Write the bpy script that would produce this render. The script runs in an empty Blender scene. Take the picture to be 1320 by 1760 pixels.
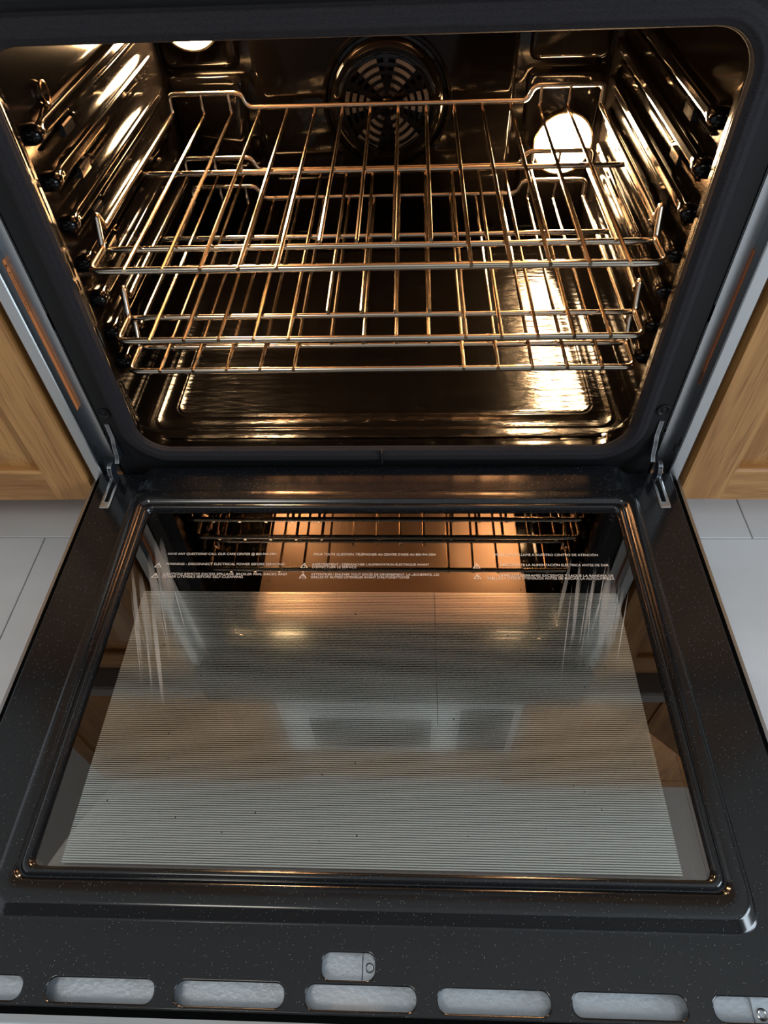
import bpy, math, random
from mathutils import Vector, Matrix
random.seed(7)
scene = bpy.context.scene
COL = scene.collection
PI = math.pi

# ------------------------------------------------------------------ camera
cam_d = bpy.data.cameras.new('camera')
cam_d.sensor_fit = 'VERTICAL'; cam_d.sensor_height = 24.0
cam_d.lens = 24.0 * 1149.07 / 1760.0
cam_d.clip_start = 0.01
cam = bpy.data.objects.new('camera', cam_d); COL.objects.link(cam)
def cam_basis(yaw, pitch, roll):
    f0 = Vector((math.sin(yaw), math.cos(yaw), 0)); r0 = Vector((math.cos(yaw), -math.sin(yaw), 0)); u0 = Vector((0, 0, 1))
    f = f0*math.cos(pitch) - u0*math.sin(pitch); u = f0*math.sin(pitch) + u0*math.cos(pitch)
    r = r0*math.cos(roll) + u*math.sin(roll); u2 = u*math.cos(roll) - r0*math.sin(roll)
    return r, u2, f
r_, u_, f_ = cam_basis(-0.0641196, 0.8700462, -0.0491650)
M = Matrix((r_, u_, -f_)).transposed().to_4x4()
M.translation = Vector((0.03908, -0.58799, 0.61902))
cam.matrix_world = M
scene.camera = cam

# ------------------------------------------------------------------ world, daylight, exposure
w = bpy.data.worlds.new('world'); scene.world = w; w.use_nodes = True
bg = w.node_tree.nodes['Background']; bg.inputs[0].default_value = (0.86, 0.92, 1.0, 1); bg.inputs[1].default_value = 0.75
def area(name, loc, target, sx, sy, power, col):
    d = bpy.data.lights.new(name, 'AREA'); d.shape = 'RECTANGLE'; d.size = sx; d.size_y = sy; d.energy = power; d.color = col
    o = bpy.data.objects.new(name, d); COL.objects.link(o); o.location = loc
    o.rotation_euler = (Vector(target)-Vector(loc)).to_track_quat('-Z', 'Y').to_euler()
    return o
area('window_daylight', (2.38, -1.55, 1.05), (0.0, -1.3, 0.2), 1.3, 1.1, 50, (0.74, 0.87, 1.0))
area('added_ceiling_fill', (-0.7, -1.55, 2.26), (-0.5, -1.5, 0.0), 0.6, 0.6, 13, (1.0, 0.93, 0.82))  # added fill lamp near the ceiling, no known fixture there
vs = scene.view_settings
vs.view_transform = 'Standard'; vs.look = 'None'; vs.gamma = 1.0; vs.use_curve_mapping = False; vs.exposure = 0.0

# ------------------------------------------------------------------ materials
def newmat(name):
    m = bpy.data.materials.new(name); m.use_nodes = True
    return m, m.node_tree, m.node_tree.nodes['Principled BSDF']
def P(name, col, rough=.5, metal=0., coat=0., coat_rough=.05, bump=None, spec=.5):
    m, t, b = newmat(name)
    b.inputs['Base Color'].default_value = (*col, 1); b.inputs['Roughness'].default_value = rough
    b.inputs['Metallic'].default_value = metal; b.inputs['Coat Weight'].default_value = coat
    b.inputs['Coat Roughness'].default_value = coat_rough; b.inputs['Specular IOR Level'].default_value = spec
    if bump:
        sc, st, map_ = bump
        tc = t.nodes.new('ShaderNodeTexCoord'); mp = t.nodes.new('ShaderNodeMapping'); mp.inputs['Scale'].default_value = map_
        n = t.nodes.new('ShaderNodeTexNoise'); n.inputs['Scale'].default_value = sc; n.inputs['Detail'].default_value = 3
        bp = t.nodes.new('ShaderNodeBump'); bp.inputs['Strength'].default_value = st; bp.inputs['Distance'].default_value = .002
        t.links.new(tc.outputs['Object'], mp.inputs['Vector']); t.links.new(mp.outputs[0], n.inputs['Vector'])
        t.links.new(n.outputs['Fac'], bp.inputs['Height']); t.links.new(bp.outputs[0], b.inputs['Normal'])
    return m
def enamel(name, col, rough, speck_scale=420, speck=.13, bump_st=.08, bump_sc=14, speck_col=(.45, .45, .46), map_=(1, 1, 1), spec=.6, dens=.86):
    """black porcelain enamel with pale flecks"""
    m, t, b = newmat(name)
    tc = t.nodes.new('ShaderNodeTexCoord')
    v = t.nodes.new('ShaderNodeTexVoronoi'); v.inputs['Scale'].default_value = speck_scale
    n2 = t.nodes.new('ShaderNodeTexNoise'); n2.inputs['Scale'].default_value = 18; n2.inputs['Detail'].default_value = 2
    ad = t.nodes.new('ShaderNodeMath'); ad.operation = 'MULTIPLY_ADD'; ad.inputs[1].default_value = -.22; 
    cr = t.nodes.new('ShaderNodeMapRange'); cr.inputs['From Min'].default_value = speck*.6; cr.inputs['From Max'].default_value = speck*.35
    cr.inputs['To Min'].default_value = 0; cr.inputs['To Max'].default_value = 1
    # only part of the cells carry a fleck
    sep = t.nodes.new('ShaderNodeSeparateColor')
    gt = t.nodes.new('ShaderNodeMath'); gt.operation = 'GREATER_THAN'; gt.inputs[1].default_value = dens
    mu = t.nodes.new('ShaderNodeMath'); mu.operation = 'MULTIPLY'
    mx = t.nodes.new('ShaderNodeMix'); mx.data_type = 'RGBA'
    mx.inputs['A'].default_value = (*col, 1); mx.inputs['B'].default_value = (*speck_col, 1)
    t.links.new(tc.outputs['Object'], v.inputs['Vector']); t.links.new(v.outputs['Distance'], cr.inputs['Value'])
    t.links.new(v.outputs['Color'], sep.inputs[0]); t.links.new(sep.outputs[0], gt.inputs[0])
    t.links.new(cr.outputs[0], mu.inputs[0]); t.links.new(gt.outputs[0], mu.inputs[1])
    t.links.new(mu.outputs[0], mx.inputs['Factor']); t.links.new(mx.outputs['Result'], b.inputs['Base Color'])
    b.inputs['Roughness'].default_value = rough; b.inputs['Specular IOR Level'].default_value = spec
    mp = t.nodes.new('ShaderNodeMapping'); mp.inputs['Scale'].default_value = map_
    n = t.nodes.new('ShaderNodeTexNoise'); n.inputs['Scale'].default_value = bump_sc; n.inputs['Detail'].default_value = 4
    bp = t.nodes.new('ShaderNodeBump'); bp.inputs['Strength'].default_value = bump_st; bp.inputs['Distance'].default_value = .004
    t.links.new(tc.outputs['Object'], mp.inputs['Vector']); t.links.new(mp.outputs[0], n.inputs['Vector'])
    t.links.new(n.outputs['Fac'], bp.inputs['Height']); t.links.new(bp.outputs[0], b.inputs['Normal'])
    return m
def oak(name, axis):
    m, t, b = newmat(name)
    tc = t.nodes.new('ShaderNodeTexCoord'); mp = t.nodes.new('ShaderNodeMapping')
    s = [26, 26, 26]; s[axis] = 1.6; mp.inputs['Scale'].default_value = s
    n = t.nodes.new('ShaderNodeTexNoise'); n.inputs['Scale'].default_value = 1.6; n.inputs['Detail'].default_value = 6; n.inputs['Distortion'].default_value = 1.2
    mp2 = t.nodes.new('ShaderNodeMapping'); s2 = [240, 240, 240]; s2[axis] = 8; mp2.inputs['Scale'].default_value = s2
    n2 = t.nodes.new('ShaderNodeTexNoise'); n2.inputs['Scale'].default_value = 2.0; n2.inputs['Detail'].default_value = 2
    r = t.nodes.new('ShaderNodeValToRGB')
    e = r.color_ramp.elements
    e[0].position = .32; e[0].color = (.27, .112, .029, 1); e[1].position = .62; e[1].color = (.48, .240, .077, 1)
    r2 = t.nodes.new('ShaderNodeValToRGB'); e = r2.color_ramp.elements
    e[0].position = .32; e[0].color = (.70, .64, .58, 1); e[1].position = .45; e[1].color = (1, 1, 1, 1)
    mx = t.nodes.new('ShaderNodeMix'); mx.data_type = 'RGBA'; mx.blend_type = 'MULTIPLY'; mx.inputs['Factor'].default_value = 1
    for a, c in ((mp, n), (mp2, n2)):
        t.links.new(tc.outputs['Object'], a.inputs['Vector']); t.links.new(a.outputs[0], c.inputs['Vector'])
    t.links.new(n.outputs['Fac'], r.inputs[0]); t.links.new(n2.outputs['Fac'], r2.inputs[0])
    t.links.new(r.outputs[0], mx.inputs['A']); t.links.new(r2.outputs[0], mx.inputs['B'])
    t.links.new(mx.outputs['Result'], b.inputs['Base Color'])
    b.inputs['Roughness'].default_value = .38
    bp = t.nodes.new('ShaderNodeBump'); bp.inputs['Strength'].default_value = .12; bp.inputs['Distance'].default_value = .001
    t.links.new(n2.outputs['Fac'], bp.inputs['Height']); t.links.new(bp.outputs[0], b.inputs['Normal'])
    return m
def tile_mat(name, col):
    m, t, b = newmat(name)
    tc = t.nodes.new('ShaderNodeTexCoord'); mp = t.nodes.new('ShaderNodeMapping'); mp.inputs['Scale'].default_value = (1, 2.5, 1)
    n = t.nodes.new('ShaderNodeTexNoise'); n.inputs['Scale'].default_value = 3; n.inputs['Detail'].default_value = 6
    r = t.nodes.new('ShaderNodeValToRGB'); e = r.color_ramp.elements
    e[0].position = .3; e[0].color = (*[c*.88 for c in col], 1); e[1].position = .7; e[1].color = (*[min(1, c*1.06) for c in col], 1)
    t.links.new(tc.outputs['Object'], mp.inputs['Vector']); t.links.new(mp.outputs[0], n.inputs['Vector'])
    t.links.new(n.outputs['Fac'], r.inputs[0]); t.links.new(r.outputs[0], b.inputs['Base Color'])
    b.inputs['Roughness'].default_value = .34
    return m
def gasket_mat():
    m, t, b = newmat('woven fibre gasket')
    tc = t.nodes.new('ShaderNodeTexCoord')
    v = t.nodes.new('ShaderNodeTexVoronoi'); v.inputs['Scale'].default_value = 1500
    r = t.nodes.new('ShaderNodeValToRGB'); e = r.color_ramp.elements
    e[0].position = .1; e[0].color = (.030, .027, .031, 1); e[1].position = .75; e[1].color = (.011, .010, .012, 1)
    bp = t.nodes.new('ShaderNodeBump'); bp.inputs['Strength'].default_value = .3; bp.inputs['Distance'].default_value = .001
    t.links.new(tc.outputs['Object'], v.inputs['Vector']); t.links.new(v.outputs['Distance'], r.inputs[0])
    t.links.new(r.outputs[0], b.inputs['Base Color']); t.links.new(v.outputs['Distance'], bp.inputs['Height'])
    t.links.new(bp.outputs[0], b.inputs['Normal']); b.inputs['Roughness'].default_value = .8; b.inputs['Specular IOR Level'].default_value = .25
    return m
def pane_mat(name, ior, tint, trans):
    m = bpy.data.materials.new(name); m.use_nodes = True; t = m.node_tree
    for n in list(t.nodes):
        if n.type != 'OUTPUT_MATERIAL': t.nodes.remove(n)
    out = [n for n in t.nodes if n.type == 'OUTPUT_MATERIAL'][0]
    fr = t.nodes.new('ShaderNodeFresnel'); fr.inputs['IOR'].default_value = ior
    g = t.nodes.new('ShaderNodeBsdfGlossy'); g.inputs['Roughness'].default_value = .0; g.inputs['Color'].default_value = (*tint, 1)
    tr = t.nodes.new('ShaderNodeBsdfTransparent'); tr.inputs['Color'].default_value = (*trans, 1)
    mx = t.nodes.new('ShaderNodeMixShader')
    t.links.new(fr.outputs[0], mx.inputs[0]); t.links.new(tr.outputs[0], mx.inputs[1]); t.links.new(g.outputs[0], mx.inputs[2])
    t.links.new(mx.outputs[0], out.inputs['Surface'])
    return m
def emis(name, col, strength):
    m = bpy.data.materials.new(name); m.use_nodes = True; t = m.node_tree
    for n in list(t.nodes):
        if n.type != 'OUTPUT_MATERIAL': t.nodes.remove(n)
    out = [n for n in t.nodes if n.type == 'OUTPUT_MATERIAL'][0]
    e = t.nodes.new('ShaderNodeEmission'); e.inputs[0].default_value = (*col, 1); e.inputs[1].default_value = strength
    t.links.new(e.outputs[0], out.inputs['Surface'])
    return m
def smear_mat():
    m = bpy.data.materials.new('dried wipe streak'); m.use_nodes = True; t = m.node_tree
    for n in list(t.nodes):
        if n.type != 'OUTPUT_MATERIAL': t.nodes.remove(n)
    out = [n for n in t.nodes if n.type == 'OUTPUT_MATERIAL'][0]
    d = t.nodes.new('ShaderNodeBsdfDiffuse'); d.inputs[0].default_value = (.8, .8, .78, 1)
    tr = t.nodes.new('ShaderNodeBsdfTransparent')
    uv = t.nodes.new('ShaderNodeAttribute'); uv.attribute_name = 'fade'
    mx = t.nodes.new('ShaderNodeMixShader')
    t.links.new(uv.outputs['Fac'], mx.inputs[0]); t.links.new(tr.outputs[0], mx.inputs[1]); t.links.new(d.outputs[0], mx.inputs[2])
    t.links.new(mx.outputs[0], out.inputs['Surface'])
    return m

M_liner = enamel('black cavity enamel', (.0022, .0018, .0016), .085, speck_col=(.10, .09, .08), bump_st=.03, bump_sc=11, spec=.20)
M_floor_en = enamel('cavity floor enamel', (.003, .0024, .002), .16, speck_scale=500, bump_st=.24, bump_sc=30, map_=(1, 3.5, 1), spec=.20, speck_col=(.12, .10, .08))
M_door_en = enamel('black door enamel', (.007, .0078, .0095), .15, speck_scale=560, speck=.28, speck_col=(.30, .30, .31), spec=.62, dens=.70, bump_st=.02, bump_sc=25)
M_frame = P('satin black frame', (.009, .009, .010), .5, spec=.3)
M_steel = P('brushed stainless', (.55, .56, .57), .30, 1.0, bump=(60, .05, (1, 1, 12)))
M_steel_d = P('dark channel steel', (.20, .22, .25), .38, 1.0)
M_chrome = P('heat tinted chrome', (.64, .50, .36), .15, 1.0)
M_chrome2 = P('chrome bar', (.66, .58, .48), .16, 1.0)
M_zinc = P('zinc plated steel', (.62, .64, .66), .28, 1.0, bump=(200, .15, (1, 1, 1)))
M_galv = P('galvanised sheet', (.60, .65, .70), .42, .6, bump=(260, .2, (1, 1, 1)))
M_hinge = P('blued hinge plate', (.030, .036, .05), .40, .4)
M_gasket = gasket_mat()
M_black = P('matte black', (.006, .006, .006), .8)
M_gloss_black = P('gloss black', (.01, .01, .01), .08)
M_oakv = oak('honey oak vertical grain', 2)
M_oakh = oak('honey oak horizontal grain', 0)
M_tile = tile_mat('pale grey porcelain tile', (.74, .75, .76))
M_grout = P('grey grout', (.30, .30, .30), .9)
M_wall = P('painted wall', (.62, .60, .55), .8)
M_ceil = P('white ceiling paint', (.87, .88, .86), .9)
M_white = P('white appliance', (.72, .72, .72), .35)
M_stone = P('speckled stone counter', (.30, .28, .26), .3, bump=(120, .05, (1, 1, 1)))
M_pane = pane_mat('coated oven glass', 2.1, (1.0, .90, .82), (.90, .90, .90))
M_pane2 = pane_mat('inner oven glass', 1.65, (1.0, .95, .92), (.80, .80, .80))
M_print = P('white glass print', (.62, .62, .62), .5)
M_stripe = P('silver heat-reflecting print', (.58, .63, .60), .12, .85)
M_orange = P('orange warning label', (.62, .20, .055), .5)
M_rust = P('worn orange label', (.36, .105, .035), .55)
M_ink = P('dark label ink', (.05, .02, .015), .6)
M_reflector = P('pale broiler reflector', (.97, .68, .50), .30, .92)
M_blade = P('pale fan blade', (.52, .48, .42), .45, .5)
M_lens = emis('lit lamp glass', (1.0, .63, .32), 430.0)
M_ring = P('lamp bezel', (.55, .42, .25), .2, 1.0)
M_smear = smear_mat()

# ------------------------------------------------------------------ mesh helpers
class MB:
    def __init__(s): s.v = []; s.f = []; s.smooth = []
    def add(s, vs_, fs, smooth=False):
        o = len(s.v); s.v += [tuple(v) for v in vs_]; s.f += [tuple(i+o for i in f) for f in fs]; s.smooth += [smooth]*len(fs); return s
    def box(s, x0, x1, y0, y1, z0, z1, b=0.):
        if b <= 0:
            v = [(x, y, z) for z in (z0, z1) for y in (y0, y1) for x in (x0, x1)]
            return s.add(v, [(0, 2, 3, 1), (4, 5, 7, 6), (0, 1, 5, 4), (2, 6, 7, 3), (0, 4, 6, 2), (1, 3, 7, 5)])
        # chamfered box: three nested rings in z
        def ring(e, z): return [(x0+e, y0+e, z), (x1-e, y0+e, z), (x1-e, y1-e, z), (x0+e, y1-e, z)]
        return s.loft([ring(b, z0), ring(0, z0+b), ring(0, z1-b), ring(b, z1)], cap0=True, cap1=True, smooth=False)
    def loft(s, loops, cap0=False, cap1=False, smooth=True, closed=True):
        n = len(loops[0]); v = [p for l in loops for p in l]; f = []
        for k in range(len(loops)-1):
            for i in range(n if closed else n-1):
                j = (i+1) % n; f.append((k*n+i, k*n+j, (k+1)*n+j, (k+1)*n+i))
        s.add(v, f, smooth)
        if cap0: s.add(loops[0], [tuple(reversed(range(n)))], False)
        if cap1: s.add(loops[-1], [tuple(range(n))], False)
        return s
    def tube(s, pts, r, n=8, closed=False, cap=True, flat=None):
        pts = [Vector(p) for p in pts]
        m = len(pts); tang = []
        for i in range(m):
            a = pts[(i-1) % m] if (closed or i > 0) else pts[i]; c = pts[(i+1) % m] if (closed or i < m-1) else pts[i]
            tang.append((c-a).normalized())
        up = Vector((0, 0, 1)) if abs(tang[0].z) < .9 else Vector((1, 0, 0))
        nrm = (up-tang[0]*up.dot(tang[0])).normalized(); loops = []
        for i in range(m):
            if i:
                q = tang[i-1].rotation_difference(tang[i]); nrm = q @ nrm; nrm = (nrm-tang[i]*nrm.dot(tang[i])).normalized()
            bn = tang[i].cross(nrm)
            loops.append([pts[i]+nrm*(r*math.cos(2*PI*k/n))+bn*(r*math.sin(2*PI*k/n)) for k in range(n)])
        if closed:
            # best matching rotation of the seam
            best = min(range(n), key=lambda k: (loops[0][k]-loops[-1][0]).length)
            loops.append(loops[0][best:]+loops[0][:best])
            return s.loft(loops)
        return s.loft(loops, cap0=cap, cap1=cap)
    def lathe_y(s, cx, cz, prof, n=40, cap1=False):
        """profile of (radius, y) turned about the y axis through (cx, cz)"""
        loops = [[(cx+r*math.cos(2*PI*k/n), y, cz+r*math.sin(2*PI*k/n)) for k in range(n)] for r, y in prof]
        return s.loft(loops, cap1=cap1)
    def build(s, name, mat, parent=None, sharp=40):
        me = bpy.data.meshes.new(name); me.from_pydata(s.v, [], s.f); me.update()
        me.polygons.foreach_set('use_smooth', [bool(x) for x in s.smooth]); me.materials.append(mat)
        import bmesh
        bm = bmesh.new(); bm.from_mesh(me); bmesh.ops.remove_doubles(bm, verts=bm.verts, dist=1e-6); bmesh.ops.recalc_face_normals(bm, faces=bm.faces); bm.to_mesh(me); bm.free()
        try: me.set_sharp_from_angle(angle=math.radians(sharp))
        except Exception: pass
        o = bpy.data.objects.new(name, me); COL.objects.link(o)
        if parent: o.parent = parent; 
        return o
def fillet(pts, r, closed=False, n=5):
    pts = [Vector(p) for p in pts]; out = []; m = len(pts)
    for i, p in enumerate(pts):
        if not closed and i in (0, m-1): out.append(p); continue
        a, c = pts[(i-1) % m], pts[(i+1) % m]; rr = r[i] if isinstance(r, (list, tuple)) else r
        d1 = (a-p); d2 = (c-p); l = min(rr, d1.length*.45, d2.length*.45)
        if l < 1e-6: out.append(p); continue
        s0 = p+d1.normalized()*l; s1 = p+d2.normalized()*l
        for k in range(n+1):
            t = k/n; out.append(s0*(1-t)**2+p*2*t*(1-t)+s1*t*t)
    return out
def rr(x0, x1, y0, y1, r, n=6):
    """rounded rectangle, ccw, constant point count"""
    out = []
    for cx, cy, a0 in ((x1-r, y1-r, 0), (x0+r, y1-r, PI/2), (x0+r, y0+r, PI), (x1-r, y0+r, 3*PI/2)):
        for k in range(n+1):
            a = a0+PI/2*k/n; out.append((cx+r*math.cos(a), cy+r*math.sin(a)))
    return out
def rxy(x0, x1, y0, y1, r, z, n=6): return [(a, b, z) for a, b in rr(x0, x1, y0, y1, r, n)]
def rxz(x0, x1, z0, z1, r, y, n=6): return [(a, y, b) for a, b in rr(x0, x1, z0, z1, r, n)]
def empty(name, loc=(0, 0, 0)):
    o = bpy.data.objects.new(name, None); COL.objects.link(o); o.location = loc; o.empty_display_size = .05; return o
def tag(o, label=None, cat=None, group=None, kind=None):
    if label: o['label'] = label
    if cat: o['category'] = cat
    if group: o['group'] = group
    if kind: o['kind'] = kind
    return o
def plate(name, outer, holes, z0, z1, bevel, mat, parent):
    """flat sheet in XY with through holes: a filled 2D curve, extruded, turned into a mesh"""
    cu = bpy.data.curves.new(name+'_outline', 'CURVE'); cu.dimensions = '2D'; cu.fill_mode = 'BOTH'
    for loop in [outer]+holes:
        sp = cu.splines.new('POLY'); sp.points.add(len(loop)-1)
        for p_, q in zip(sp.points, loop): p_.co = (q[0], q[1], 0, 1)
        sp.use_cyclic_u = True
    cu.extrude = (z1-z0)/2-bevel; cu.bevel_depth = bevel; cu.bevel_resolution = 2; cu.offset = -bevel
    o = bpy.data.objects.new(name+'_outline', cu); COL.objects.link(o)
    bpy.context.view_layer.update()
    me = bpy.data.meshes.new_from_object(o.evaluated_get(bpy.context.evaluated_depsgraph_get()))
    bpy.data.objects.remove(o); me.name = name
    me.transform(Matrix.Translation((0, 0, (z0+z1)/2)))
    me.materials.clear(); me.materials.append(mat)
    me.polygons.foreach_set('use_smooth', [True]*len(me.polygons))
    try: me.set_sharp_from_angle(angle=math.radians(50))
    except Exception: pass
    ob = bpy.data.objects.new(name, me); COL.objects.link(ob); ob.parent = parent
    return ob
def text(name, body, mat, parent, size, width=None, mtx=None, align='LEFT', line=1.0):
    cu = bpy.data.curves.new(name, 'FONT'); cu.body = body; cu.size = size; cu.align_x = align; cu.space_line = line; cu.offset = 0
    o = bpy.data.objects.new(name+'_t', cu); COL.objects.link(o); bpy.context.view_layer.update()
    me = bpy.data.meshes.new_from_object(o.evaluated_get(bpy.context.evaluated_depsgraph_get()))
    bpy.data.objects.remove(o)
    if width and len(me.vertices):
        xs = [v.co.x for v in me.vertices]; k = width/max(max(xs)-min(xs), 1e-6); me.transform(Matrix.Diagonal((k, 1, 1, 1)))
    if mtx: me.transform(mtx)
    me.name = name; me.materials.clear(); me.materials.append(mat)
    ob = bpy.data.objects.new(name, me); COL.objects.link(ob); ob.parent = parent
    return ob

# ================================================================== the room
FZ = -.160
fl = MB().box(-2.6, 2.6, -3.0, .70, FZ-.05, FZ-.0025).build('floor', M_grout); tag(fl, 'pale grey tiled kitchen floor', kind='structure')
tm = MB().box(-.5992, .5992, -.2992, .2992, -.006, .0, b=.0006)
tile_me = None
row = 0; y1 = .618
while y1 > -2.9:
    off = -.669 if row % 2 == 0 else -.513      # running bond: joints step from row to row
    for k in range(-2, 3):
        xc = off+1.2*k+.6
        if xc-.6 > 2.55 or xc+.6 < -2.55: continue
        if tile_me is None:
            o = tm.build('tile', M_tile, fl); tile_me = o.data
        else:
            o = bpy.data.objects.new('tile', tile_me); COL.objects.link(o); o.parent = fl
        o.location = (xc, y1-.3, FZ)
    y1 -= .6; row += 1
tag(MB().box(-2.6, 2.6, .66, .72, FZ, 2.29).build('wall_back', M_wall), 'beige kitchen wall behind the range', kind='structure')
tag(MB().box(-2.6, 2.6, -3.0, .72, 2.28, 2.34).build('ceiling', M_ceil), 'white kitchen ceiling', kind='structure')
wr = MB().box(2.4, 2.46, -3.0, .66, FZ, .45).box(2.4, 2.46, -3.0, .66, 1.65, 2.28).box(2.4, 2.46, -3.0, -2.25, .45, 1.65).box(2.4, 2.46, -.85, .66, .45, 1.65)
tag(wr.build('wall_right', M_wall), 'beige kitchen wall with a window', kind='structure')
tag(MB().box(-2.6, 2.6, -3.06, -3.0, FZ, 2.28).build('wall_front', P('darkened unseen wall', (.20, .18, .16), .8)), 'unseen kitchen wall facing the range, darkened to dim reflections', kind='structure')  # unseen wall, colour darkened so the enamel reflects a dim room
wn = empty('window_1', (2.42, -1.55, .45)); tag(wn, 'white framed kitchen window', kind='structure')
for y0, y1_, z0, z1 in ((-.70, -.64, 0, 1.2), (.64, .70, 0, 1.2), (-.64, .64, 0, .06), (-.64, .64, 1.14, 1.2)):
    MB().box(-.02, .04, y0, y1_, z0, z1, b=.004).build('window_frame', M_white, wn)

# ================================================================== the range
rg = empty('kitchen_range', (0, 0, 0))
tag(rg, 'built-in stainless and black kitchen range with its oven door lowered open', 'oven')
CX = .318                                           # half width of the cavity
# --- cavity liner: lip flares outward behind the gasket
lip = [(.3005, .0335, .4660, .036, .014), (.3015, .0325, .4670, .036, .020), (.3045, .0310, .4690, .036, .028), (.3045, .0310, .4690, .036, .034), (.310, .0290, .4730, .034, .042),
       (CX-.001, .0270, .4775, .030, .052), (CX, .0265, .4780, .030, .060), (CX, .0265, .4780, .030, .498)]
mb = MB(); loops = [rxz(-a, a, z0, z1, r, y, 8) for a, z0, z1, r, y in lip]
mb.loft(loops); liner = mb.build('cavity_liner', M_liner, rg, sharp=60)
# outer jacket so that the liner has thickness
MB().loft([rxz(-.352, .352, -.05, .56, .004, .026), rxz(-.352, .352, -.05, .56, .004, .60), rxz(-.30, .30, .0, .5, .004, .60)], cap1=True, smooth=False).build('outer_casing', M_steel_d, rg)
# --- cavity floor with pressed ridges
prof = [(.3165, .030, .497, .026, .0330), (.3040, .0430, .484, .024, .0326), (.3022, .0446, .4824, .023, .0312), (.2990, .0480, .4790, .022, .0312), (.2978, .0492, .4778, .021, .0322), (.2962, .0508, .4762, .021, .0322),
        (.2950, .0520, .4750, .020, .0308), (.2790, .0700, .4600, .022, .0308), (.2780, .0710, .4590, .022, .0319), (.2764, .0726, .4574, .021, .0319), (.2752, .0738, .4562, .021, .0311), (.2745, .0745, .4555, .020, .0311), (.2736, .0754, .4546, .020, .0318), (.2722, .0768, .4532, .020, .0318), (.2712, .0778, .4522, .020, .0308)]
prof = [(a, y0, y1, r, .0308+(z-.0308)*.65) for a, y0, y1, r, z in prof]
mb = MB(); mb.loft([rxy(-a, a, y0, y1, r, z, 8) for a, y0, y1, r, z in prof])
a, y0, y1, r, z = prof[-1]
nx, ny = 24, 18
inner = rxy(-a, a, y0, y1, r, z, 8); mb.add(inner, [tuple(range(len(inner)))], False)
mb.build('cavity_floor', M_floor_en, rg, sharp=50)
# --- back panel, pressed pads
mb = MB(); lo = rxz(-CX, CX, .0265, .478, .030, .498, 8); mb.add(lo, [tuple(range(len(lo)))], False)
mb.loft([rxz(-CX, CX, .0265, .478, .030, .498, 8), rxz(-CX, CX, .0265, .478, .030, .503, 8)], cap1=True)
mb.build('back_panel', M_liner, rg)
def pad(x0, x1, z0, z1, d, r=.012):
    MB().loft([rxz(x0, x1, z0, z1, r, .498), rxz(x0+.004, x1-.004, z0+.004, z1-.004, r, .498-d*.8), rxz(x0+.007, x1-.007, z0+.007, z1-.007, r, .498-d)], cap1=True).build('pressed_pad', M_liner, rg)
pad(-.187, .187, .060, .462, .010, .020)
for s in (-1, 1):
    for z0, z1 in ((.306, .455), (.066, .298)):
        x0, x1 = sorted((s*.202, s*.312)); pad(x0, x1, z0, z1, .006)
# --- lamps
def lamp(cx, cz, y):
    e = MB().lathe_y(cx, cz, [(.0455, y), (.0455, y-.004), (.0440, y-.008), (.0415, y-.008), (.0395, y-.004)], 40).build('oven_lamp', M_ring, rg)
    dome = [(.0400*math.cos(a), y-.003-.020*math.sin(a)) for a in [PI/2*k/8 for k in range(9)]]
    dome[-1] = (.0004, dome[-1][1])
    MB().lathe_y(cx, cz, dome, 40, cap1=True).build('lamp_glass', M_lens, e)
    return e
tag(lamp(-.260, .375, .492), 'lit oven lamp at the upper left of the back wall')
tag(lamp(.265, .200, .492), 'lit oven lamp at the lower right of the back wall')
# --- convection fan cover: rim, concentric bars, spokes, pale blades behind
fx, fz, fy = .004, .262, .488
fan = MB().lathe_y(fx, fz, [(.094, fy), (.092, fy-.004), (.088, fy-.005), (.086, fy-.002), (.082, fy-.002), (.080, fy-.010), (.0765, fy-.015), (.070, fy-.017), (.0655, fy-.017), (.0645, fy-.013)], 56).build('fan_cover', M_liner, rg)
for k, rad in enumerate((.0125, .0225, .0325, .0425, .0525, .0625)):
    w_ = .0021
    MB().lathe_y(fx, fz, [(rad-w_, fy-.014), (rad-w_, fy-.018), (rad+w_, fy-.018), (rad+w_, fy-.014)], 48).build('cover_ring', M_liner, fan)
for k in range(6):
    a = PI/6+k*PI/3+PI/6*0
    c, s_ = math.cos(a), math.sin(a); w_ = .0035
    v = []
    for rad in (.006, .066):
        for t in (-w_, w_):
            for y in (fy-.0175, fy-.0135): v.append((fx+rad*c-t*s_, y, fz+rad*s_+t*c))
    MB().add(v, [(0, 1, 3, 2), (4, 6, 7, 5), (0, 4, 5, 1), (2, 3, 7, 6), (0, 2, 6, 4), (1, 5, 7, 3)]).build('cover_spoke', M_liner, fan)
MB().lathe_y(fx, fz, [(.0125, fy-.015), (.011, fy-.019), (.005, fy-.022), (.0004, fy-.0225)], 28, cap1=True).build('cover_hub', M_liner, fan)
for k in range(6):
    a = k*PI/3; da = .30; pts = []
    for rad in (.012, .064):
        for t in (-da, da): pts.append((fx+rad*math.cos(a+t*(.9 if rad > .03 else 1.2)), fy-.004+(.003 if t > 0 else 0), fz+rad*math.sin(a+t*(.9 if rad > .03 else 1.2))))
    v = pts+[(x, y+.0015, z) for x, y, z in pts]
    MB().add(v, [(0, 1, 3, 2), (4, 6, 7, 5), (0, 4, 5, 1), (2, 3, 7, 6), (0, 2, 6, 4), (1, 5, 7, 3)]).build('fan_blade', M_blade, fan)
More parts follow.
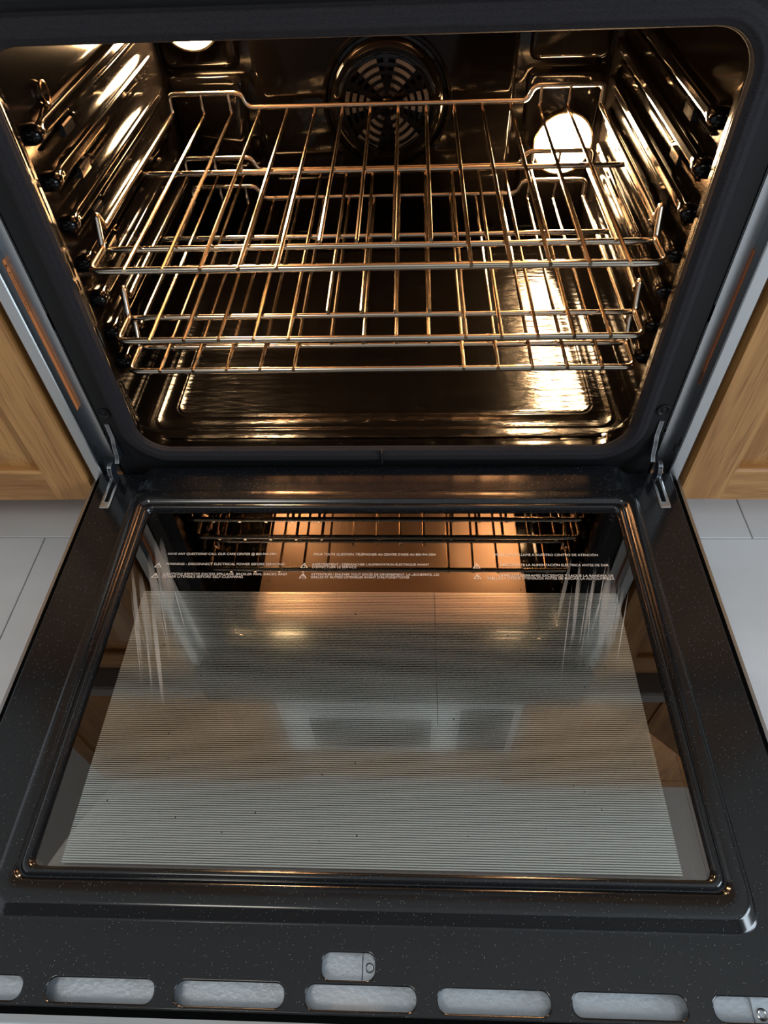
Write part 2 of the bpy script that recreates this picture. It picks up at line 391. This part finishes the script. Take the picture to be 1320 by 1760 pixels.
# --- ceiling reflector (broiler) and its cross ribs
mb = MB(); mb.loft([rxy(-.262, .262, .070, .478, .012, .4775), rxy(-.262, .262, .070, .478, .012, .474), rxy(-.252, .252, .080, .470, .010, .4735)], cap1=False)
a_ = rxy(-.252, .252, .080, .470, .010, .4735); mb.add(a_, [tuple(range(len(a_)))], False)
refl = mb.build('broiler_reflector', M_reflector, rg)
for y in (.088, .112, .128):
    MB().tube([(-.245, y, .4715), (.245, y, .4715)], .0035, 8).build('reflector_rib', M_reflector, refl)
# --- side rails, seven levels each side
def rail(side, zc):
    n = 10; loops = []
    st = [(.064, .05, 0), (.065, .5, 0), (.068, .80, 0), (.073, .90, 0), (.079, .88, 0), (.086, .77, 0), (.096, .74, 0), (.20, .74, 0), (.43, .74, 0), (.452, .70, 0), (.462, .5, 0), (.465, .05, 0)]
    for y, e, _ in st:
        lp = []
        for k in range(n+1):
            a = -PI/2+PI*k/n
            px_ = abs(math.cos(a))**.7*.0165*e; pz = math.sin(a)*.0100*max(e, .3)
            # flat landing groove along the crest
            if y > .08 and abs(a) < .5: px_ *= .86
            lp.append((side*(CX-px_), y, zc+pz))
        loops.append(lp)
    mb = MB().loft(loops, closed=False)
    return mb.build('rack_rail', M_liner, rg, sharp=70)
for side in (-1, 1):
    for k in range(7): rail(side, .1215+.0430*k)
    for k in (3, 4, 5, 6):                         # spring clips pressed out between the rails
        zc = .1215+.0430*k-.020; yy = .135+.004*(k % 2)
        x0, x1 = sorted((side*CX, side*(CX-.006)))
        MB().box(x0, x1, yy, yy+.026, zc-.006, zc+.006, b=.0015).build('rail_clip', M_gloss_black, rg)
        MB().tube(fillet([(side*(CX-.001), yy-.05, zc+.002), (side*(CX-.002), yy-.004, zc+.002), (side*(CX-.002), yy+.004, zc+.010), (side*(CX-.002), yy+.030, zc+.010), (side*(CX-.002), yy+.040, zc+.002), (side*(CX-.001), yy+.30, zc+.002)], .004), .0016, 6).build('pressed_line', M_liner, rg)
# probe socket on the left wall
MB().tube([(-CX+.003, .129+.0075*math.cos(2*PI*k/20), .397+.0095*math.sin(2*PI*k/20)) for k in range(20)], .0014, 6, closed=True).build('probe_socket', M_chrome, rg)
# --- gasket: a thick woven loop with a seam at the bottom centre
gl = rr(-.3105, .3105, .0225, .4755, .046, 10)
path = [(x, .0125, z) for x, z in gl]
mb = MB(); loops = []
for i, (x, y, z) in enumerate(path):
    a = Vector(path[i-1]); c = Vector(path[(i+1) % len(path)]); t = (c-a).normalized(); nn = Vector((t.z, 0, -t.x))
    sec = []
    for k in range(40):
        an = 2*PI*k/40
        rib = 1+.05*math.cos(an*10)
        sec.append(Vector((x, y, z))+nn*(.0105*rib*math.cos(an))+Vector((0, 1, 0))*(.0090*rib*math.sin(an)))
    loops.append(sec)
loops.append(loops[0]); mb.loft(loops)
gk = mb.build('door_gasket', M_gasket, rg, sharp=80)
MB().box(.0012, .0024, .001, .010, .0135, .0325).build('gasket_seam', M_black, gk)
# --- front frame around the opening
def frame_xz(name, ox, oz0, oz1, ix, iz0, iz1, ir, y0, y1, mat, par):
    return MB().loft([rxz(-ix, ix, iz0, iz1, ir, y1), rxz(-ix, ix, iz0, iz1, ir, y0), rxz(-ox, ox, oz0, oz1, .003, y0), rxz(-ox, ox, oz0, oz1, .003, y1)], smooth=False).build(name, mat, par)
frame_xz('front_frame', .3445, -.075, .520, .306, .0275, .4705, .040, .018, .026, M_frame, rg)
frame_xz('frame_bead', .3240, .0045, .4935, .3222, .0063, .4917, .052, .0165, .0185, M_frame, rg)
for s in (-1, 1):
    # plugged screw holes low on the frame
    o = MB().lathe_y(s*.3345, .0855, [(.0080, .018), (.0078, .0165), (.0064, .0160), (.0052, .0172), (.0035, .0176), (.0004, .0160)], 24, cap1=True).build('frame_plug', M_frame, rg)
    # side trim: proud outer flange, side wall of the channel, set-back inner strip, one bent sheet
    pr = [(.3780, .030), (.3780, .0015), (.3765, 0.), (.3640, 0.), (.3630, .0010), (.3630, .0185), (.3480, .0185), (.3480, .030)]
    z0, z1 = -.017, .520
    mb = MB(); mb.loft([[(s*x, y, z) for x, y in pr] for z in (z0, z1)], cap0=True, cap1=True, smooth=False)
    tr = mb.build('side_trim', M_steel, rg)
    # dark inner lining of the channel wall and its label
    MB().box(*sorted((s*.3630, s*.3626)), .0012, .0184, z0+.001, z1-.01).build('channel_lining', M_steel_d, tr)
    if s < 0:
        lb = MB().box(-.3626, -.3622, .0125, .0180, .095, .288).build('warning_label', M_orange, tr); tag(lb, 'orange warning label')
        mt = Matrix(((0, 0, 1, -.36210), (0, 1, 0, .01345), (-1, 0, 0, .2845), (0, 0, 0, 1)))
        tx = text('label_lettering', 'AVERTISSEMENT', M_ink, tr, .0050, .046, mt @ Matrix.Translation((.009, 0, 0)))
        MB().add([(-.3621, .0132, .2835), (-.3621, .0174, .2815), (-.3621, .0132, .2795), (-.3620, .0132, .2835), (-.3620, .0174, .2815), (-.3620, .0132, .2795)], [(0, 1, 2), (3, 5, 4), (0, 3, 4, 1), (1, 4, 5, 2), (2, 5, 3, 0)]).build('label_triangle', M_ink, tr)
    else:
        lb = MB().box(.3622, .3626, .0142, .0182, .125, .285).build('warning_label', M_rust, tr); tag(lb, 'worn rust orange label')
        MB().box(.3620, .3622, .0150, .0175, .127, .142).build('label_dark_end', M_ink, tr)  # darker band at the lower end of the label
    for yy, zz in ((.005, .045), (.0115, .030), (.005, .012), (.0115, -.001)):
        MB().loft([[(s*(.3626-dx), yy+a*.0012, zz+b) for a, b in ((-1.5, -.007), (1.5, -.007), (2.4, 0), (1.5, .007), (-1.5, .007), (-2.4, 0))] for dx in (0, .0002)], cap1=True, smooth=False).build('trim_slot', M_black, tr)
    # black strips put in for the dark gap line between trim and frame
    for za, zb in ((-.005, .05), (.055, .205), (.225, .50)):
        MB().box(*sorted((s*.3452, s*.3470)), .0170, .022, za, zb, b=.0005).build('dark_gap_line', M_gloss_black, tr)
# --- hinges: an arm that comes out of the frame and drops into the door
for s in (-1, 1):
    X = .3405
    hg = empty('hinge'); hg.parent = rg
    def arm(name, pts, th, depth, x0, x1, mat):
        v = []; n = len(pts)
        for x in (x0, x1):
            for y, z in pts: v.append((s*x, y, z))
            for y, z in pts: v.append((s*x, y+depth[0], z+depth[1]))
        f = []
        for i in range(n-1):
            for b in (0, 2*n):
                f.append((b+i, b+i+1, b+n+i+1, b+n+i))
            f.append((i, i+1, 2*n+i+1, 2*n+i)); f.append((n+i, n+i+1, 3*n+i+1, 3*n+i))
        f += [(0, n, 3*n, 2*n), (n-1, 2*n-1, 4*n-1, 3*n-1)]
        return MB().add(v, f).build(name, mat, hg)
    up_ = [(.0165, .069), (.0155, .046), (.0105, .036), (.0080, .027), (.0060, .021), (.0005, .016)]
    lo_ = [(-.0005, .0190), (-.0050, .0200), (-.0100, .0175), (-.0135, .0105), (-.0145, .0040), (-.0130, -.004)]
    arm('hinge_arm', up_, .002, (.016, -.002), .3355, .3395, M_hinge)
    arm('arm_edge', up_, .002, (.0012, 0), .3350, .3400, M_zinc)
    arm('hinge_link', lo_, .002, (.014, -.004), .3425, .3465, M_hinge)
    arm('link_edge', lo_, .002, (.0012, -.0006), .3420, .3470, M_zinc)
# --- body above the opening and cooktop (seen only as reflections)
MB().box(-.378, .378, -.012, .030, .522, .640, b=.004).build('control_panel', M_gloss_black, rg)
MB().box(-.378, .378, -.010, .640, .642, .660, b=.003).build('cooktop', M_gloss_black, rg)

# --- the lowered door
dr = empty('door', (0, .006, 0)); dr.parent = rg
inv = Matrix.Translation((0, -.006, 0))
def D(o): o.matrix_parent_inverse = inv; return o
slot = lambda xc, hw, yc, hh, r: rr(xc-hw, xc+hw, yc-hh, yc+hh, r, 5)
holes = [rr(-.309, .309, -.480, -.034, .02, 6)]
for k in range(-3, 4):
    xc = .1015*k; hw = .0425
    if abs(k) == 3: holes.append(slot(xc+math.copysign(.004, k), .0435, -.5440, .0078, .0068))
    else: holes.append(slot(xc, hw, -.5440, .0078, .0068))
holes.append(slot(-.0105, .0208, -.5240, .0090, .0065))
for s in (-1, 1): holes.append(slot(s*.3475, .0065, -.0275, .0250, .0020))
D(plate('inner_panel', rr(-.368, .368, -.5552, .006, .006, 6), holes, -.0122, -.0092, .0012, M_door_en, dr))
prof = [(.3185, -.4990, -.0215, .020, -.0098), (.3170, -.4965, -.0230, .020, -.0090), (.3160, -.4945, -.0245, .020, -.0080), (.3125, -.4885, -.0285, .020, -.0012), (.3105, -.4865, -.0305, .019, -.0002), (.3085, -.4845, -.0325, .019, .0), (.3000, -.4715, -.0455, .012, .0), (.2988, -.4700, -.0470, .011, -.0008), (.2972, -.4685, -.0490, .010, -.0040),
        (.2950, -.4670, -.0515, .010, -.0040), (.2938, -.4658, -.0530, .010, -.0005), (.2920, -.4640, -.0552, .009, .0006), (.2895, -.4615, -.0582, .009, .0006), (.2880, -.4600, -.0598, .009, -.0008), (.2868, -.4588, -.0612, .008, -.0062), (.2866, -.4586, -.0614, .008, -.016)]
D(MB().loft([rxy(-a, a, y0, y1, r, z, 8) for a, y0, y1, r, z in prof]).build('window_surround', M_door_en, dr, sharp=75))
# two panes, a dark outer glass
D(MB().box(-.2866, .2866, -.4586, -.0614, -.0100, -.0062).build('front_pane', M_pane, dr))
D(MB().box(-.2900, .2900, -.4620, -.0580, -.0215, -.0180).build('middle_pane', M_pane2, dr))
D(MB().box(-.330, .330, -.495, -.03, -.0420, -.0360).build('outer_pane', P('dark outer door glass', (.012, .012, .012), .12), dr))
for s in (-1, 1):
    D(MB().box(*sorted((s*.2905, s*.306)), -.475, -.045, -.036, -.0100).build('pane_channel', M_black, dr))
D(MB().box(-.29, .29, -.0575, -.045, -.036, -.0100).build('pane_channel', M_black, dr))
D(MB().box(-.29, .29, -.475, -.4625, -.036, -.0100).build('pane_channel', M_black, dr))
# heat-reflecting stripes printed on the pane
mb = MB(); n = 142; ya, yb = -.1785, -.4565; pitch = (yb-ya)/n
for k in range(n):
    y0 = ya+pitch*k; y1 = y0+pitch*.60
    mb.add([(-.2625, y0, -.00612), (.2635, y0, -.00612), (.2635, y1, -.00612), (-.2625, y1, -.00612)], [(0, 3, 2, 1)])
st = D(mb.build('reflective_stripes', M_stripe, dr)); tag(st, 'fine silver stripes printed across the window glass', kind='stuff')
D(MB().box(.0640, .0645, -.33, -.1790, -.00611, -.00606).build('glass_scratch', M_black, dr))
# printed notices
def T(body, x, y, width, size=.0044, line=1.0):
    o = text('printed_notice', body, M_print, dr, size, width, Matrix.Translation((x, y-size*.35, -.0060)), line=line); D(o); return o
T('HAVE ANY QUESTIONS? CALL OUR CARE CENTER @ 800-944-2904', -.2475, -.1260, .1285)
T('WARNING - DISCONNECT ELECTRICAL POWER BEFORE SERVICING', -.2465, -.1405, .139)
T('CAUTION! REMOVE EXCESS SPILLAGE, BROILER PAN, RACKS AND', -.2465, -.1545, .143)
T('OTHER UTENSILS BEFORE SELF-CLEANING', -.2465, -.1583, .093)
T("POUR TOUTE QUESTION, TÉLÉPHONER AU CENTRE D'AIDE AU 800-944-2904", -.0750, -.1262, .1415)
T("AVERTISSEMENT - DÉBRANCHER L'ALIMENTATION ÉLECTRIQUE AVANT", -.0755, -.1405, .1345)
T("D'EFFECTUER LE SERVICE", -.0755, -.1443, .051)
T("ATTENTION ! ENLEVER TOUT EXCÈS DE DÉVERSEMENT, LA LÈCHEFRITE, LES", -.0755, -.1545, .1455)
T("GRILLES ET AUTRES USTENSILES AVANT D'AUTONETTOYER", -.0755, -.1583, .112)
T('¿PREGUNTAS? LLAME A NUESTRO CENTRO DE ATENCIÓN', .1330, -.1262, .1190)
T('DESCONECTE LA ALIMENTACIÓN ELÉCTRICA ANTES DE DAR', .1400, -.1405, .1215)
T('LIMPIE LOS DERRAMES EXCESIVOS Y SAQUE LA BANDEJA DE', .1370, -.1550, .1270)
T('REJILLAS Y OTROS UTENSILIOS ANTES DE INICIAR LA AUTOLIMPIEZA', .1240, -.1588, .1405)
for x in (-.2550, -.0845, .1130):
    for y in (-.1425, -.1570):
        a, b = .0044, .0033; q = [(x-a, y-b*.9), (x+a, y-b*.9), (x, y+b*1.2)]; qi = [(x+(u-x)*.72, y-.0004+(v-y)*.72) for u, v in q]
        D(MB().add([(u, v, -.0060) for u, v in q+qi], [(0, 1, 4, 3), (1, 2, 5, 4), (2, 0, 3, 5)]).build('warning_triangle', M_print, dr))
        T('!', x-.0007, y-.0004, .0009, .0042)
# dried wipe streaks on the glass, both sides
mb = MB(); fades = []
def streak(x, y, dx, dy, wd, al):
    d = Vector((dx, dy)).normalized(); nn = Vector((-d.y, d.x))*wd; m_ = 6
    pts = []
    for k in range(m_+1):
        t = k/m_; c = Vector((x+dx*t, y+dy*t)); q = 4*t*(1-t)
        pts += [(c.x-nn.x*(.3+.7*q), c.y-nn.y*(.3+.7*q), -.0058), (c.x+nn.x*(.3+.7*q), c.y+nn.y*(.3+.7*q), -.0058)]
        fades.extend([al*q*.8, al*q*.8])
    mb.add(pts, [(2*k, 2*k+1, 2*k+3, 2*k+2) for k in range(m_)])
rs = random.Random(3)
for k in range(15):
    t = k/14
    streak(-.283+.040*t+rs.uniform(-.004, .004), -.105-.075*rs.random(), .040+.012*rs.random(), -.095-.05*rs.random(), rs.choice((.0004, .0006, .0022)), rs.uniform(.12, .45))
for k in range(5): streak(-.275+.022*rs.random(), -.10-.06*rs.random(), .042, -.11, .0040, .20)
for k in range(14):
    t = k/13
    streak(.279-.060*t+rs.uniform(-.004, .004), -.125-.05*rs.random(), -.022-.012*rs.random(), -.075-.055*rs.random(), rs.choice((.0004, .0006, .0020)), rs.uniform(.12, .42))
for k in range(4): streak(.272-.018*rs.random(), -.14-.04*rs.random(), -.026, -.095, .0036, .18)
so = mb.build('wipe_streaks', M_smear, dr); D(so); tag(so, 'pale dried wipe streaks on the glass', kind='stuff')
at = so.data.attributes.new('fade', 'FLOAT', 'POINT')
# vertices may have been merged: look fades up by position
lut = {tuple(round(c, 6) for c in v): f for v, f in zip(mb.v, fades)}
at.data.foreach_set('value', [lut.get(tuple(round(c, 6) for c in v.co), .1) for v in so.data.vertices])
mb = MB()
for k in range(46):
    x, y = rs.uniform(-.25, .25), rs.uniform(-.44, -.13); a, b = rs.uniform(.0004, .0010), rs.uniform(.0005, .0013); t = rs.uniform(0, PI)
    q = [(x+a*math.cos(t+u)*(.7 if i % 2 else 1), y+b*math.sin(t+u)*(.8 if i % 2 else 1)) for i, u in enumerate([2*PI*j/6 for j in range(6)])]
    mb.loft([[(u, v, -.0061) for u, v in q], [(x+(u-x)*.6, y+(v-y)*.6, -.0056) for u, v in q]], cap1=True)
tag(D(mb.build('baked_crumbs', M_black, dr)), 'tiny dark baked-on specks on the glass', kind='stuff')
# galvanised sheet behind the vent slots, latch plates in the small window
D(MB().box(-.358, .358, -.5545, -.530, -.0240, -.0215, b=.0006).build('vent_backing', M_galv, dr))
D(MB().box(-.0345, .0000, -.5350, -.513, -.0210, -.0195, b=.0004).build('latch_plate', M_galv, dr))
lp = D(MB().box(.0004, .0130, -.5350, -.513, -.0208, -.0188, b=.0004).build('latch_plate', M_galv, dr))
D(MB().tube([(.0056+.0030*math.cos(2*PI*k/18), -.5240+.0030*math.sin(2*PI*k/18), -.0185) for k in range(18)], .0007, 6, closed=True).build('latch_rivet', M_zinc, dr))
# rivet plate showing in the outermost right slot
D(MB().box(.297, .32, -.556, -.530, -.0212, -.0195, b=.0004).build('slot_plate', M_galv, dr))
D(MB().tube([(.3030+.0032*math.cos(2*PI*k/18), -.5460+.0032*math.sin(2*PI*k/18), -.0192) for k in range(18)], .0010, 6, closed=True).build('plate_rivet', M_zinc, dr))
# hinge pockets
for s in (-1, 1):
    x0, x1 = sorted((s*.3410, s*.3540))
    D(MB().loft([rxy(x0, x1, -.0530, -.0020, .002, -.0088), rxy(x0+.0006, x1-.0006, -.0524, -.0026, .002, -.0084), rxy(x0+.0036, x1-.0036, -.0430, -.0056, .001, -.0088), rxy(x0+.0036, x1-.0036, -.0430, -.0056, .001, -.024)], cap1=False, smooth=False).build('hinge_pocket', M_zinc, dr))
    D(MB().box(x0+.002, x1-.002, -.045, -.004, -.027, -.025).build('pocket_floor', M_black, dr))
# stainless outer skin: tray with a thin visible edge all round
mb = MB(); mb.loft([rxy(-.3740, .3740, -.560, .004, .004, -.030), rxy(-.3740, .3740, -.560, .004, .004, -.0130), rxy(-.3775, .3775, -.5640, .004, .004, -.0130), rxy(-.3780, .3780, -.5645, .004, .004, -.0137), rxy(-.3780, .3780, -.5645, .004, .004, -.048), rxy(-.33, .33, -.52, -.03, .004, -.048)], smooth=False)
D(mb.build('outer_skin', M_steel, dr))
D(MB().loft([rxy(-.3735, .3735, -.5595, .0035, .004, -.0300), rxy(-.330, .330, -.515, -.03, .004, -.0300)], smooth=False).build('skin_floor', M_black, dr))
D(MB().loft([rxy(-.3675, .3675, -.5545, .0055, .006, -.0120), rxy(-.3675, .3675, -.5545, .0055, .006, -.0295)], smooth=False).build('panel_skirt', M_door_en, dr))
# bar handle on the outside, below the lowered door
hd = D(MB().tube([(-.33, -.500, -.095), (.33, -.500, -.095)], .011, 16).build('handle', M_steel, dr))
for s in (-1, 1): D(MB().tube([(s*.30, -.500, -.049), (s*.30, -.500, -.095)], .008, 12).build('handle_post', M_steel, dr))
MB().box(-.3445, .3445, .0046, .0178, -.040, -.030).build('hinge_gap_blackout', M_black, rg)  # black filler added so the gap under the hinges stays dark
# pressed strip along the hinge side, rising towards the oven
sec = [(-.0330, -.0004), (-.0295, .0004), (-.0010, .0040), (.0030, .0043), (.0055, .0036), (.0058, -.0090)]
xs = [-.312, -.306, -.300]+[-.290+.029*k for k in range(21)]+[.300, .306, .312]
lo = []
for x in xs:
    e = max(0., (abs(x)-.296)/.016); e = e*e*(3-2*e)
    lo.append([(x, y, z*(1-e)+(-.0092)*e if z > -.009 else z) for y, z in sec])
D(MB().loft(lo, closed=False).build('hinge_side_strip', M_door_en, dr, sharp=50))
# kick panel below the door
MB().box(-.372, .372, .008, .030, FZ+.06, -.078, b=.003).build('kick_panel', M_frame, rg)
for s in (-1, 1):
    MB().box(*sorted((s*.30, s*.35)), .05, .10, FZ, -.05).build('leveling_foot', M_black, rg)
    MB().box(*sorted((s*.30, s*.35)), .50, .55, FZ, -.05).build('leveling_foot', M_black, rg)

# ================================================================== racks
WX = [-.2565+.0395*i for i in range(14)]
def rack():
    root = empty('oven_rack')
    L = []
    side = [(.294, .040, 0), (.294, .085, .000), (.2965, .103, .029), (.2990, .117, .0085), (.3020, .160, .0060), (.3030, .455, .0030)]
    lft = [(-x, y, z) for x, y, z in side]
    rear = [(-.3030, .4585, .0275), (-.201, .4585, .0275), (-.193, .4585, .0090), (.200, .4585, .0090), (.208, .4585, .0275), (.3030, .4585, .0275)]
    pts = lft+rear+list(reversed(side))
    rad = [.010, .006, .004, .006, .02, .004]+[.008]*6+[.004, .02, .006, .004, .006, .010]
    MB().tube(fillet(pts, rad, closed=True, n=5), .0037, 10, closed=True).build('rack_frame', M_chrome2, root)
    for y, hw in ((.094, .2925), (.281, .3020)):
        MB().tube([(-hw, y, -.0058), (hw, y, -.0058)], .0034, 10).build('cross_bar', M_chrome2, root)
    for i, x in enumerate(WX):
        y0 = .0900 if i in (5, 6, 7, 8) else .0362
        z0 = .0018
        if i in (0, 1, 12, 13):
            pts = [(x, y0, z0), (x, .4540, z0), (x*1.004, .4560, .0275)]
            pts = fillet(pts, .006, n=4)
        else: pts = [(x, y0, z0), (x, .4450, z0), (x, .4580, .0060)]
        MB().tube(pts, .0023, 8).build('wire', M_chrome, root)
    return root
def copy_tree(o, parent=None):
    c = o.copy(); COL.objects.link(c); c.parent = parent
    for ch in list(o.children): copy_tree(ch, c)
    return c
rk = rack(); rk.location = (0, 0, .2600)
tag(rk, 'chrome wire oven rack at the top, highest of the three', 'oven rack', 'oven racks')
r2 = copy_tree(rk); r2.location = (0, 0, .1740); tag(r2, 'middle chrome wire oven rack, close above the lowest one', 'oven rack', 'oven racks')
r3 = copy_tree(rk); r3.location = (0, 0, .1315); tag(r3, 'lowest chrome wire oven rack, just above the oven floor', 'oven rack', 'oven racks')

# ================================================================== neighbouring cabinets
def base_cabinet(s, label):
    c = empty('base_cabinet', (s*.64, .30, FZ)); tag(c, label, 'cabinet', 'oak base cabinets')
    O = Vector((s*.64, .30, FZ))
    def B(name, x0, x1, y0, y1, z0, z1, mat, par, b=.0015):
        xa, xb = sorted((s*x0-O.x, s*x1-O.x)); return MB().box(xa, xb, y0-O.y, y1-O.y, z0-O.z, z1-O.z, b=b).build(name, mat, par)
    B('carcass', .386, .90, .040, .640, -.060, .600, M_oakv, c)
    B('face_frame', .3835, .425, .0215, .040, -.060, .600, M_oakv, c)
    B('toe_kick', .386, .90, .095, .640, FZ, -.060, M_oakv, c)
    d = empty('door'); d.parent = c
    x0, x1, z0, z1 = .3880, .860, -.058, .540
    sw = .056
    B('stile', x0, x0+sw, .0010, .0210, z0, z1, M_oakv, d, .004)
    B('stile', x1-sw, x1, .0010, .0210, z0, z1, M_oakv, d, .004)
    B('rail', x0+sw, x1-sw, .0012, .0210, z0, z0+.058, M_oakh, d, .003)
    B('rail', x0+sw, x1-sw, .0012, .0210, z1-.058, z1, M_oakh, d, .003)
    px0, px1, pz0, pz1 = x0+sw-.002, x1-sw+.002, z0+.056, z1-.056
    lo = []
    for e, y in ((0, .0195), (0, .0120), (.006, .0115), (.045, .0045), (.046, .0040)):
        xa, xb = sorted((s*(px0+e)-O.x, s*(px1-e)-O.x)); lo.append(rxz(xa, xb, pz0+e-O.z, pz1-e-O.z, .001, y-O.y, 2))
    MB().loft(lo, cap1=True, smooth=False).build('raised_panel', M_oakv, d)
    ct = MB().box(*sorted((s*.3835, s*1.3)), -.012, .655, .602, .640, b=.004).build('countertop', M_stone)
    return c, ct
cl, ctl = base_cabinet(-1, 'honey oak base cabinet to the left of the oven')
cr_, ctr = base_cabinet(1, 'honey oak base cabinet to the right of the oven')
tag(ctl, 'speckled stone countertop over the left oak cabinet', 'countertop', 'stone countertops'); tag(ctr, 'speckled stone countertop over the right oak cabinet', 'countertop', 'stone countertops')
# upper cabinets and microwave: they show as reflections in the window glass of the door
def upper_cabinet(s, label):
    c = empty('upper_cabinet', (s*.80, .48, 1.25)); tag(c, label, 'cabinet', 'oak wall cabinets')
    O = Vector((s*.80, .48, 1.25))
    def B(name, x0, x1, y0, y1, z0, z1, mat, par, b=.002):
        xa, xb = sorted((s*x0-O.x, s*x1-O.x)); return MB().box(xa, xb, y0-O.y, y1-O.y, z0-O.z, z1-O.z, b=b).build(name, mat, par)
    B('carcass', .39, 1.21, .322, .655, 1.25, 2.10, M_oakv, c)
    for x0, x1 in ((.395, .795), (.803, 1.205)):
        d = empty('door'); d.parent = c
        B('stile', x0, x0+.06, .300, .320, 1.255, 2.095, M_oakv, d, .004); B('stile', x1-.06, x1, .300, .320, 1.255, 2.095, M_oakv, d, .004)
        B('rail', x0+.06, x1-.06, .301, .320, 1.255, 1.315, M_oakh, d, .003); B('rail', x0+.06, x1-.06, .301, .320, 2.035, 2.095, M_oakh, d, .003)
        B('raised_panel', x0+.058, x1-.058, .306, .320, 1.313, 2.037, M_oakv, d, .006)
    return c
upper_cabinet(-1, 'oak wall cabinet mirrored in the left of the door glass'); upper_cabinet(1, 'oak wall cabinet mirrored in the right of the door glass')
mw = empty('microwave', (0, .45, 1.27)); tag(mw, 'white over-range microwave mirrored in the middle of the door glass', 'microwave')
MB().box(-.375, .375, -.180, .205, 0, .40, b=.006).build('body', M_white, mw)
MB().box(-.35, .16, -.196, -.181, .04, .37, b=.004).build('door', M_white, mw)
MB().box(-.28, .10, -.200, -.1965, .09, .32, b=.0015).build('window_pane', M_gloss_black, mw)
MB().box(.19, .35, -.190, -.181, .05, .36, b=.0015).build('keypad', M_gloss_black, mw)
tag(MB().box(-.385, .385, .322, .655, 1.70, 2.10, b=.003).build('bridge_cabinet', M_oakh), 'short oak cabinet above the microwave', 'cabinet')
